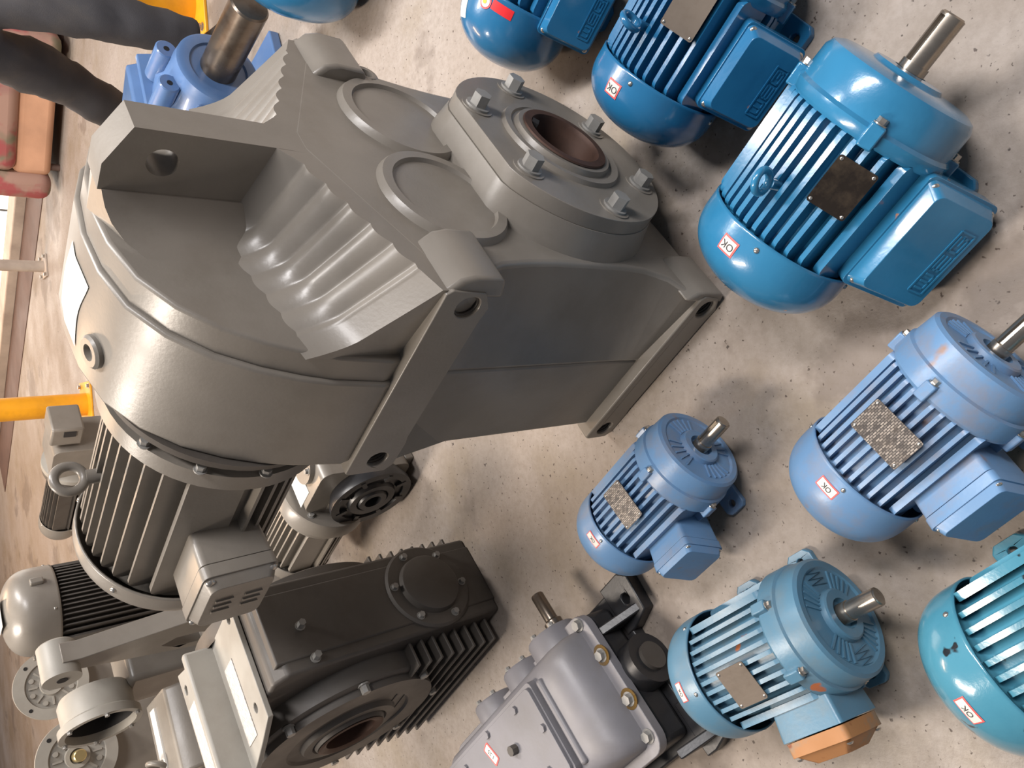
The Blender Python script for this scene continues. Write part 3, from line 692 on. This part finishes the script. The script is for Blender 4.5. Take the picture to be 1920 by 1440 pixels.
# bearing housings on the shaft side
for y, r, z in ((-.12, .062, .115), (-.265, .055, .115), (-.43, .055, .115)):
    h_ = MB().lathe([(.03, r), (-.028, r), (-.034, r * .94), (-.034, r * .5), (-.04, r * .45), (-.04, 0)], 'x', 40).build('bearing_housing', 'grey_lilac', L, T(0, y, z), smooth=35)
    for a in (30, 90, 150): bolt(h_, T(-.034, .8 * r * math.cos(rad(a)), .8 * r * math.sin(rad(a))) @ RZ(180), .007, .009, 'bolt_grey')
MB().lathe([(-.03, .022), (-.055, .022), (-.06, .0155), (-.125, .0155), (-.128, .0135), (-.128, 0)], 'x', 28, M=T(0, -.11, .10)).build('input_shaft', 'steel_worn', L)

# ------------------------------------------------------------------ small worm unit with flange, behind the big gearbox
J = thing('worm_gearbox', 'small worm gear unit with a black slotted flange, under the big geared motor', 'gearbox', (-.255, 2.05, 0), -51.4)
MB().prism(rrect(.19, .29, .03, 5, 0, .165), -.02, .15, 'y').build('housing', 'grey', J, bevel=.012, seg=3)
MB().cyl(.305, .325, .05, 'z', 32, T(.03, .06, 0)).build('top_cover', 'grey', J); bolt(J, T(.05, .03, .325) @ RY(-90), .008, .01)
jf = MB().lathe([(.03, .105), (-.02, .125), (-.035, .125), (-.035, .10), (-.028, .098), (-.028, .075), (-.04, .07), (-.04, .05), (-.034, .047), (-.045, .042), (-.045, .026), (.05, .024), (.05, 0)], 'y', 56).build('output_flange', 'black', J, T(0, -.03, .14), smooth=32)
for i in range(8):
    MB().box(-.007, .007, -.037, -.02, .085, .112, RY(45 * i + 10)).build('flange_slot_rib', 'black', jf)
for i in range(4): bolt(jf, T(.085 * math.cos(rad(90 * i + 35)), -.028, .085 * math.sin(rad(90 * i + 35))) @ RZ(-90), .007, .008, 'black')
label(J, T(-.096, .05, .25) @ RY(-90), .09, .10, 'paper')
label(J, T(-.052, .06, .3105), .075, .12, 'paper')
MB().lathe([(-.06, 0), (-.06, .09), (-.105, .09), (-.105, .138), (-.112, .142), (-.16, .142), (-.17, .13), (-.17, 0)], 'x', 48, M=T(0, .06, .20)).build('motor_adapter', 'grey', J, smooth=35)
for i in range(4): bolt(J, T(-.105, .06 + .118 * math.cos(rad(90 * i + 45)), .20 + .118 * math.sin(rad(90 * i + 45))), .008, .01)
motor_parts(J, T(-.17, .06, .20), dict(h=.12, R=.115, za=0, mat='grey', xs=-.03, xg=-.24, xr=-.33, shield='flange', Rf=.12, xf=0, feet=False, nf=11))
MB().box(-.09, .09, -.0, .13, 0, .03).build('foot', 'grey', J, bevel=.004)

# ------------------------------------------------------------------ upright and lying geared motors at the back
Mv = thing('vertical_motor', 'tall upright grey motor with dense fins and a domed fan cowl', 'gear motor', (-.66, 3.16, 0), -60)
motor_parts(Mv, T(0, 0, .36) @ RY(90), dict(h=.15, R=.143, za=0, mat='grey_dark', cmat='grey', xs=-.06, xg=-.42, xr=-.575, shield='flange', Rf=.155, xf=-.01, feet=False, nf=19, tf=.03, ymax=.93, cp=3.4, Rc=.15))
MB().lathe([(.0, .16), (.05, .17), (.30, .17), (.355, .15), (.36, 0)], 'z', 48).build('gear_housing', 'grey', Mv)
label(Mv, T(0, 0, .942), .13, .10, 'paper')
for a in (20, 140, 260): MB().box(.145, .165, -.012, .012, .82, .86, RZ(a)).build('cowl_clip', 'grey', Mv, bevel=.004)

N = thing('geared_motor', 'slim grey geared motor lying far behind beside the yellow post', 'gear motor', (-.14, 5.0, 0), -51.4)
motor_parts(N, T(-.20, 0, .30), dict(h=.13, R=.115, za=0, mat='grey_dark', cmat='grey', xs=-.05, xg=-.55, xr=-.72, shield='flange', Rf=.15, xf=0, feet=False, nf=11))
MB().prism(rrect(.26, .40, .04, 4, -.05, .24), -.12, .12, 'y').build('gear_housing', 'grey', N, bevel=.01)
MB().lathe([(-.20, 0), (-.20, .16), (-.17, .16), (-.15, .12), (-.12, .12), (-.12, 0)], 'x', 32, M=T(0, 0, .30)).build('adapter_flange', 'grey_light', N)
MB().box(.10, .24, -.09, .09, .30, .46).build('terminal_box', 'grey', N, bevel=.012); MB().box(.18, .22, -.095, -.088, .34, .40).build('cable_entry', 'black', N)
MB().box(-.5, .12, -.12, .12, 0, .05).build('base', 'grey', N, bevel=.006)

# tall torque arm standing beside the worm gearbox
O = thing('torque_arm_reducer', 'grey upright torque arm with a round bush at its top end', 'machine part', (-.735, 2.78, 0), -51.4)
MB().cyl(-.075, .045, .055, 'y', 36, T(-.01, 0, .84), ch=.006).build('bush', 'grey_light', O)
MB().cyl(-.0765, -.075, .016, 'y', 20, T(-.01, 0, .84)).build('bush_hole', 'cavity', O)
hole = [(-.06, .40), (.0, .40), (.012, .43), (.012, .50), (-.02, .54), (-.05, .50)]
MB().prism([(-.055, .84), (-.03, .79), (-.09, .45), (-.12, .30), (.16, .30), (.12, .45), (.045, .79), (.05, .84)], -.045, .02, 'y', holes=[hole]).build('arm', 'grey', O, bevel=.006)
MB().prism([(-.16, 0), (.2, 0), (.2, .32), (-.16, .32)], -.08, .14, 'y').build('gear_housing', 'grey', O, bevel=.02, seg=3)

Bell = thing('bell_housing', 'grey bell housing with a wide dark opening beside the torque arm bush', 'machine part', (-1.07, 3.20, 0), -51.4)
MB().lathe([(.06, 0), (.06, .115), (.04, .125), (-.035, .122), (-.045, .138), (-.075, .138), (-.075, .118), (-.05, .115), (.04, .10), (.04, 0)], 'y', 52).build('bell', 'grey_light', Bell, T(0, 0, .66), smooth=35)
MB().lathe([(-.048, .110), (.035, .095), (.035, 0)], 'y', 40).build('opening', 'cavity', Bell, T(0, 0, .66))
MB().box(-.12, .12, .02, .22, 0, .56).build('column', 'grey', Bell, bevel=.02, seg=3)
for i in range(6): bolt(Bell, T(.128 * math.cos(rad(60 * i)), -.075, .66 + .128 * math.sin(rad(60 * i))) @ RZ(-90), .008, .01)

def flange_unit(name, lab, loc, yaw, z, r, shaft):
    U = thing(name, lab, 'gearbox', loc, yaw, 'gear units with round input flanges in the far corner')
    d = MB().lathe([(-.10, r * .9), (-.02, r), (.0, r), (.0, r * .70), (-.012, r * .68), (-.012, r * .32), (.004, r * .30), (.004, r * .2), (-.01, r * .2), (-.01, 0)], 'x', 56).build('input_flange', 'grey_light', U, T(0, 0, z), smooth=32)
    for i in range(8):
        MB().box(-.012, -.004, -.004, .004, r * .36, r * .6, RX(45 * i)).build('flange_rib', 'grey_light', d)
        MB().cyl(-.012, -.002, r * .07, 'x', 14, RX(45 * i + 22) @ T(0, 0, r * .55)).build('casting_pad', 'grey_light', d)
    for i in range(4): MB().cyl(-.001, .0012, .009, 'x', 12, RX(90 * i + 45) @ T(0, 0, r * .86)).build('bolt_hole', 'cavity', d)
    if shaft: MB().cyl(-.01, .06, r * .16, 'x', 24, ch=.004).build('input_shaft', 'brass', d)
    MB().prism(rrect(.30, z + .02, .05, 5, 0, (z + .02) / 2), -.32, -.08, 'x').build('gear_housing', 'grey', U, bevel=.015, seg=3)
    MB().box(-.34, -.04, -.2, .2, 0, .03).build('base', 'grey', U, bevel=.006)
    return U
flange_unit('flange_gearbox', 'grey gear unit with a blank round flange, partly behind the torque arm bush', (-1.30, 4.45, 0), -70, .60, .165, False)
flange_unit('flange_gearbox', 'grey gear unit with a round flange and yellowish stub shaft at the photo edge', (-1.46, 3.84, 0), -70, .62, .16, True)

Rb = thing('worm_gearbox', 'square grey gearbox with an eye bolt on its flat top', 'gearbox', (-1.08, 2.78, 0), -60)
MB().prism([(-.16, 0), (.12, 0), (.12, .50), (.09, .55), (-.16, .55)], -.15, .13, 'y').build('housing', 'grey', Rb, bevel=.01, seg=3)
MB().box(-.10, -.04, -.1, .1, .548, .556).build('slot_plate', 'paper', Rb)
b = MB(); b.torus(.03, .009, T(-.07, -.08, .575) @ RX(60)); b.cyl(.54, .565, .014, 'z', 12, T(-.07, -.08, 0)); b.build('eye_bolt', 'grey', Rb, smooth=60)
MB().lathe([(-.13, .17), (-.19, .17), (-.195, .15), (-.195, .12), (-.185, .115), (-.185, .09), (-.21, .08), (-.21, .05), (-.15, .045), (-.15, 0)], 'y', 48, M=T(-.02, 0, .28)).build('output_flange', 'black', Rb, smooth=35)
for z in (.2, .38): MB().box(.119, .122, -.14, .12, z, z + .004).build('parting_line', 'grey_dark', Rb)

# ------------------------------------------------------------------ blue reducer with bare output shaft
U = thing('blue_reducer', 'cobalt blue gear reducer with a thick bare steel output shaft', 'gearbox', (1.17, 2.62, 0), -72)
MB().lathe([(-.38, 0), (-.38, .15), (-.16, .17), (-.13, .15), (-.05, .145), (-.01, .14), (-.004, .13), (-.004, .10), (-.012, .095), (-.012, 0)], 'x', 48, M=T(0, 0, .25)).build('housing', 'blueR', U, smooth=35)
for a in (20, 70, 120, -30):
    MB().cyl(-.20, -.06, .036, 'x', 20, T(0, -.168 * math.sin(rad(a)), .25 + .168 * math.cos(rad(a))), ch=.004).build('bolt_boss', 'blueR', U)
    MB().cyl(-.061, -.0595, .010, 'x', 12, T(0, -.168 * math.sin(rad(a)), .25 + .168 * math.cos(rad(a)))).build('bolt_hole', 'cavity', U)
MB().prism([(-.46, .0), (-.17, .0), (-.17, .33), (-.26, .47), (-.46, .44)], -.18, .16, 'y', holes=[]).build('rear_casing', 'blueR', U, bevel=.012, seg=3)
MB().prism([(-.16, .26), (-.22, .44), (-.24, .44), (-.18, .26)], -.20, .18, 'y').build('lifting_plate', 'blueR', U, bevel=.004)
MB().box(-.42, .02, -.2, .2, 0, .04).build('base', 'blueR', U, bevel=.006)
MB().cyl(-.02, .30, .062, 'x', 40, T(0, 0, .25), ch=.006).build('output_shaft', 'steel_worn', U)

# ------------------------------------------------------------------ posts, kerb, glazed door
bv = Vector((.624, -.781, 0)); sv = Vector((-.781, -.624, 0))
def wallbox(name, mat, b0, b1, s0, s1, z0, z1, bevel=0):
    o = MB().box(b0, b1, s0, s1, z0, z1).build(name, mat, None, Matrix(((bv.x, sv.x, 0, 0), (bv.y, sv.y, 0, 0), (0, 0, 1, 0), (0, 0, 0, 1))), bevel=bevel)
    return struct(o)
wallbox('trim_1', 'kerbm', -8.4, -2.0, -6.52, -6.26, 0, .09, .01)
wallbox('floor_shade_strip', 'skirting_shade', -8.4, -2.0, -6.26, -5.75, 0, .006)  # thin brown strip painting the shadow on the floor before the kerb
wallbox('baseboard_back', 'skirting_shade', -8.4, -2.0, -6.60, -6.52, 0, .05)
wallbox('wall_back', 'wall', -8.4, -2.0, -6.95, -6.70, 2.3, 4.8)
wallbox('wall_right', 'wall', -3.2, -2.0, -6.95, -6.60, 0, 2.3)
MT['daylight'], nt_, b_ = newmat('daylit_frosted_glass'); b_.inputs['Base Color'].default_value = (.9, .9, .88, 1); b_.inputs['Emission Color'].default_value = (1, .96, .9, 1); b_.inputs['Emission Strength'].default_value = 1.15
for i in range(5):
    d_ = wallbox('window_%d' % (i + 1), 'daylight', -3.25 - 1.0 * i - .96, -3.25 - 1.0 * i, -6.66, -6.64, .05, 2.3)
def post(name, lab, loc, r, h, mat, base=True):
    P = thing(name, lab, 'post', loc)
    MB().lathe([(0.01, 0), (0.01, r), (h - r * .4, r), (h, r * .6), (h, 0)], 'z', 32).build('pole', mat, P)
    if base:
        MB().box(-r * 2, r * 2, -r * 2, r * 2, 0, .014).build('base_plate', mat, P, bevel=.003)
        for sx in (-1, 1):
            for sy in (-1, 1): bolt(P, T(sx * r * 1.6, sy * r * 1.6, .014) @ RY(-90), .014, .016, 'zinc')
    return P
post('safety_post', 'yellow safety post beyond the lying slim geared motor', (.09, 6.05, 0), .078, 1.25, 'yellow')
post('safety_post', 'yellow safety post behind the bare steel shaft at the photo top', (1.80, 3.50, 0), .085, 1.25, 'yellow')
post('barrier_post', 'thin pale post in front of the bright glazed wall', (1.235, 7.12, 0), .045, 1.0, 'kerbm')

# floral covered seat behind the legs
SO = thing('floral_seat', 'pink floral cloth seat behind the walking person', 'seat', (2.30, 6.35, 0), -40)
MB().box(-.42, .42, -.36, .36, .06, .30).build('seat_base', 'peach', SO, bevel=.05, seg=4)
MB().box(-.40, .40, -.40, .30, .28, .48).build('seat_cushion', 'floral', SO, bevel=.07, seg=4)
MB().box(-.42, .42, .22, .42, .30, .95).build('backrest', 'floral', SO, bevel=.08, seg=4)
for sx in (-1, 1): MB().box(sx * .5 - .1, sx * .5 + .1, -.40, .40, .05, .62).build('armrest', 'floral', SO, bevel=.08, seg=4)
for sx in (-.36, .36):
    for sy in (-.3, .3): MB().cyl(0, .08, .025, 'z', 12, T(sx, sy, 0)).build('leg', 'skirting_shade', SO)

# ------------------------------------------------------------------ the person walking past
def skin_mesh(name, pts, edges, radii, mat, parent, sub=2, rootv=0):
    me = bpy.data.meshes.new(name); me.from_pydata(pts, edges, []); o = bpy.data.objects.new(name, me); COL.objects.link(o); o.parent = parent
    me.materials.append(MT[mat])
    md = o.modifiers.new('skin', 'SKIN'); md.use_smooth_shade = True
    sv_ = me.skin_vertices[0].data
    for i, r in enumerate(radii): sv_[i].radius = r if isinstance(r, tuple) else (r, r); sv_[i].use_root = (i == rootv)
    s_ = o.modifiers.new('sub', 'SUBSURF'); s_.levels = 1; s_.render_levels = sub
    return o
PE = thing('person', 'person in dark loose trousers walking past at the photo corner', 'person', (1.45, 3.30, 0))
ox, oy = 1.45, 3.30
def rel(P): return [(x - ox, y - oy, z) for x, y, z in P]
tp = rel([(1.45, 3.32, .95), (1.53, 3.28, .88), (1.53, 3.20, .70), (1.515, 3.16, .50), (1.51, 3.165, .28), (1.51, 3.17, .10),
          (1.38, 3.36, .88), (1.41, 3.48, .70), (1.40, 3.60, .50), (1.36, 3.74, .30), (1.32, 3.86, .13), (1.45, 3.32, 1.06)])
te = [(0, 1), (1, 2), (2, 3), (3, 4), (4, 5), (0, 6), (6, 7), (7, 8), (8, 9), (9, 10), (0, 11)]
tr_ = skin_mesh('trousers', tp, te, [(.16, .12), .12, .112, .10, .092, .085, .12, .112, .10, .092, .085, (.15, .11)], 'denim', PE)
tx_ = bpy.data.textures.new('cloth_folds', 'CLOUDS'); tx_.noise_scale = .11
dm_ = tr_.modifiers.new('folds', 'DISPLACE'); dm_.texture = tx_; dm_.strength = .045; dm_.mid_level = .5
for (x, y, z) in ((1.51, 3.17, 0), (1.32, 3.86, 0)):
    b = MB(); k = 12; vs = []
    for t, w_, h_ in ((-.10, .030, .05), (-.08, .042, .09), (0, .042, .10), (.08, .044, .075), (.15, .046, .05), (.19, .030, .035)):
        for i in range(k): a = 2 * PI * i / k; vs.append((w_ * math.cos(a), -t, max(0, h_ / 2 + h_ / 2 * math.sin(a))))
    fs = [(a * k + i, a * k + (i + 1) % k, (a + 1) * k + (i + 1) % k, (a + 1) * k + i) for a in range(5) for i in range(k)] + [tuple(range(k)), tuple(range(5 * k, 6 * k))]
    b.add(vs, fs); b.build('shoe', 'shoe', PE, T(x - ox, y - oy, 0) @ RZ(8), smooth=60)
bp = rel([(1.45, 3.32, 1.00), (1.45, 3.31, 1.18), (1.45, 3.30, 1.34), (1.45, 3.30, 1.44), (1.45, 3.28, 1.50), (1.45, 3.26, 1.56), (1.64, 3.31, 1.40), (1.70, 3.36, 1.15), (1.66, 3.20, 1.12), (1.64, 3.13, 1.13),
          (1.26, 3.31, 1.40), (1.20, 3.36, 1.15), (1.24, 3.20, 1.12), (1.26, 3.13, 1.13)])
be = [(0, 1), (1, 2), (2, 3), (3, 4), (4, 5), (3, 6), (6, 7), (7, 8), (8, 9), (3, 10), (10, 11), (11, 12), (12, 13)]
skin_mesh('body', bp, be, [(.15, .11), (.145, .105), (.17, .12), (.12, .09), .055, .05, .065, .048, .038, .032, .065, .048, .038, .032], 'shirt', PE)
hd = MB()
hd.lathe([(-.115, 0), (-.11, .035), (-.085, .06), (-.04, .075), (.02, .08), (.07, .072), (.105, .045), (.118, 0)], 'z', 28)
hd.add([(v[0] * .012, -.078 - .02 * v[1], -.02 + v[2] * .03) for v in [(-1, 0, -1), (1, 0, -1), (0, 0, 1), (0, 1, -.8)]], [(0, 1, 3), (1, 2, 3), (0, 3, 2), (0, 2, 1)])
head = hd.build('head', 'skin', PE, T(1.45 - ox, 3.25 - oy, 1.66), smooth=70)
for sx in (-1, 1):
    MB().lathe([(-.009, 0), (0, .011), (.009, 0)], 'z', 10, M=T(sx * .03, -.070, .01)).build('eye', 'ink', head)
    MB().lathe([(-.03, 0), (-.01, .014), (.015, .018), (.03, 0)], 'z', 10, M=T(sx * .079, 0, 0)).build('ear', 'skin', head)
MB().box(-.022, .022, -.076, -.068, -.057, -.051).build('mouth', 'redframe', head)
MB().lathe([(.02, .086), (.07, .079), (.11, .05), (.125, 0)], 'z', 28, M=T(0, .008, .0)).build('hair', 'hair', head)
for sx, hx, hy in ((1, 1.64, 3.12), (-1, 1.26, 3.12)):
    hp = [(0, 0, .02), (0, -.005, -.04), (0, -.01, -.085)]; he = [(0, 1), (1, 2)]; hr = [.026, (.016, .034), (.014, .034)]
    for q, (dy, ln) in enumerate(((-.028, .072), (-.010, .082), (.009, .077), (.026, .062))):
        i0 = len(hp); hp += [(0, dy - .01, -.085), (sx * -.008, dy - .012, -.085 - ln * .55), (sx * -.022, dy - .012, -.085 - ln)]; he += [(2, i0), (i0, i0 + 1), (i0 + 1, i0 + 2)]; hr += [.010, .0085, .0075]
    i0 = len(hp); hp += [(sx * -.01, -.040, -.055), (sx * -.02, -.056, -.09)]; he += [(1, i0), (i0, i0 + 1)]; hr += [.011, .009]
    o = skin_mesh('hand', hp, he, hr, 'skin', PE); o.location = (hx - ox, hy - oy, 1.13); o.rotation_euler = (rad(-80), 0, 0)
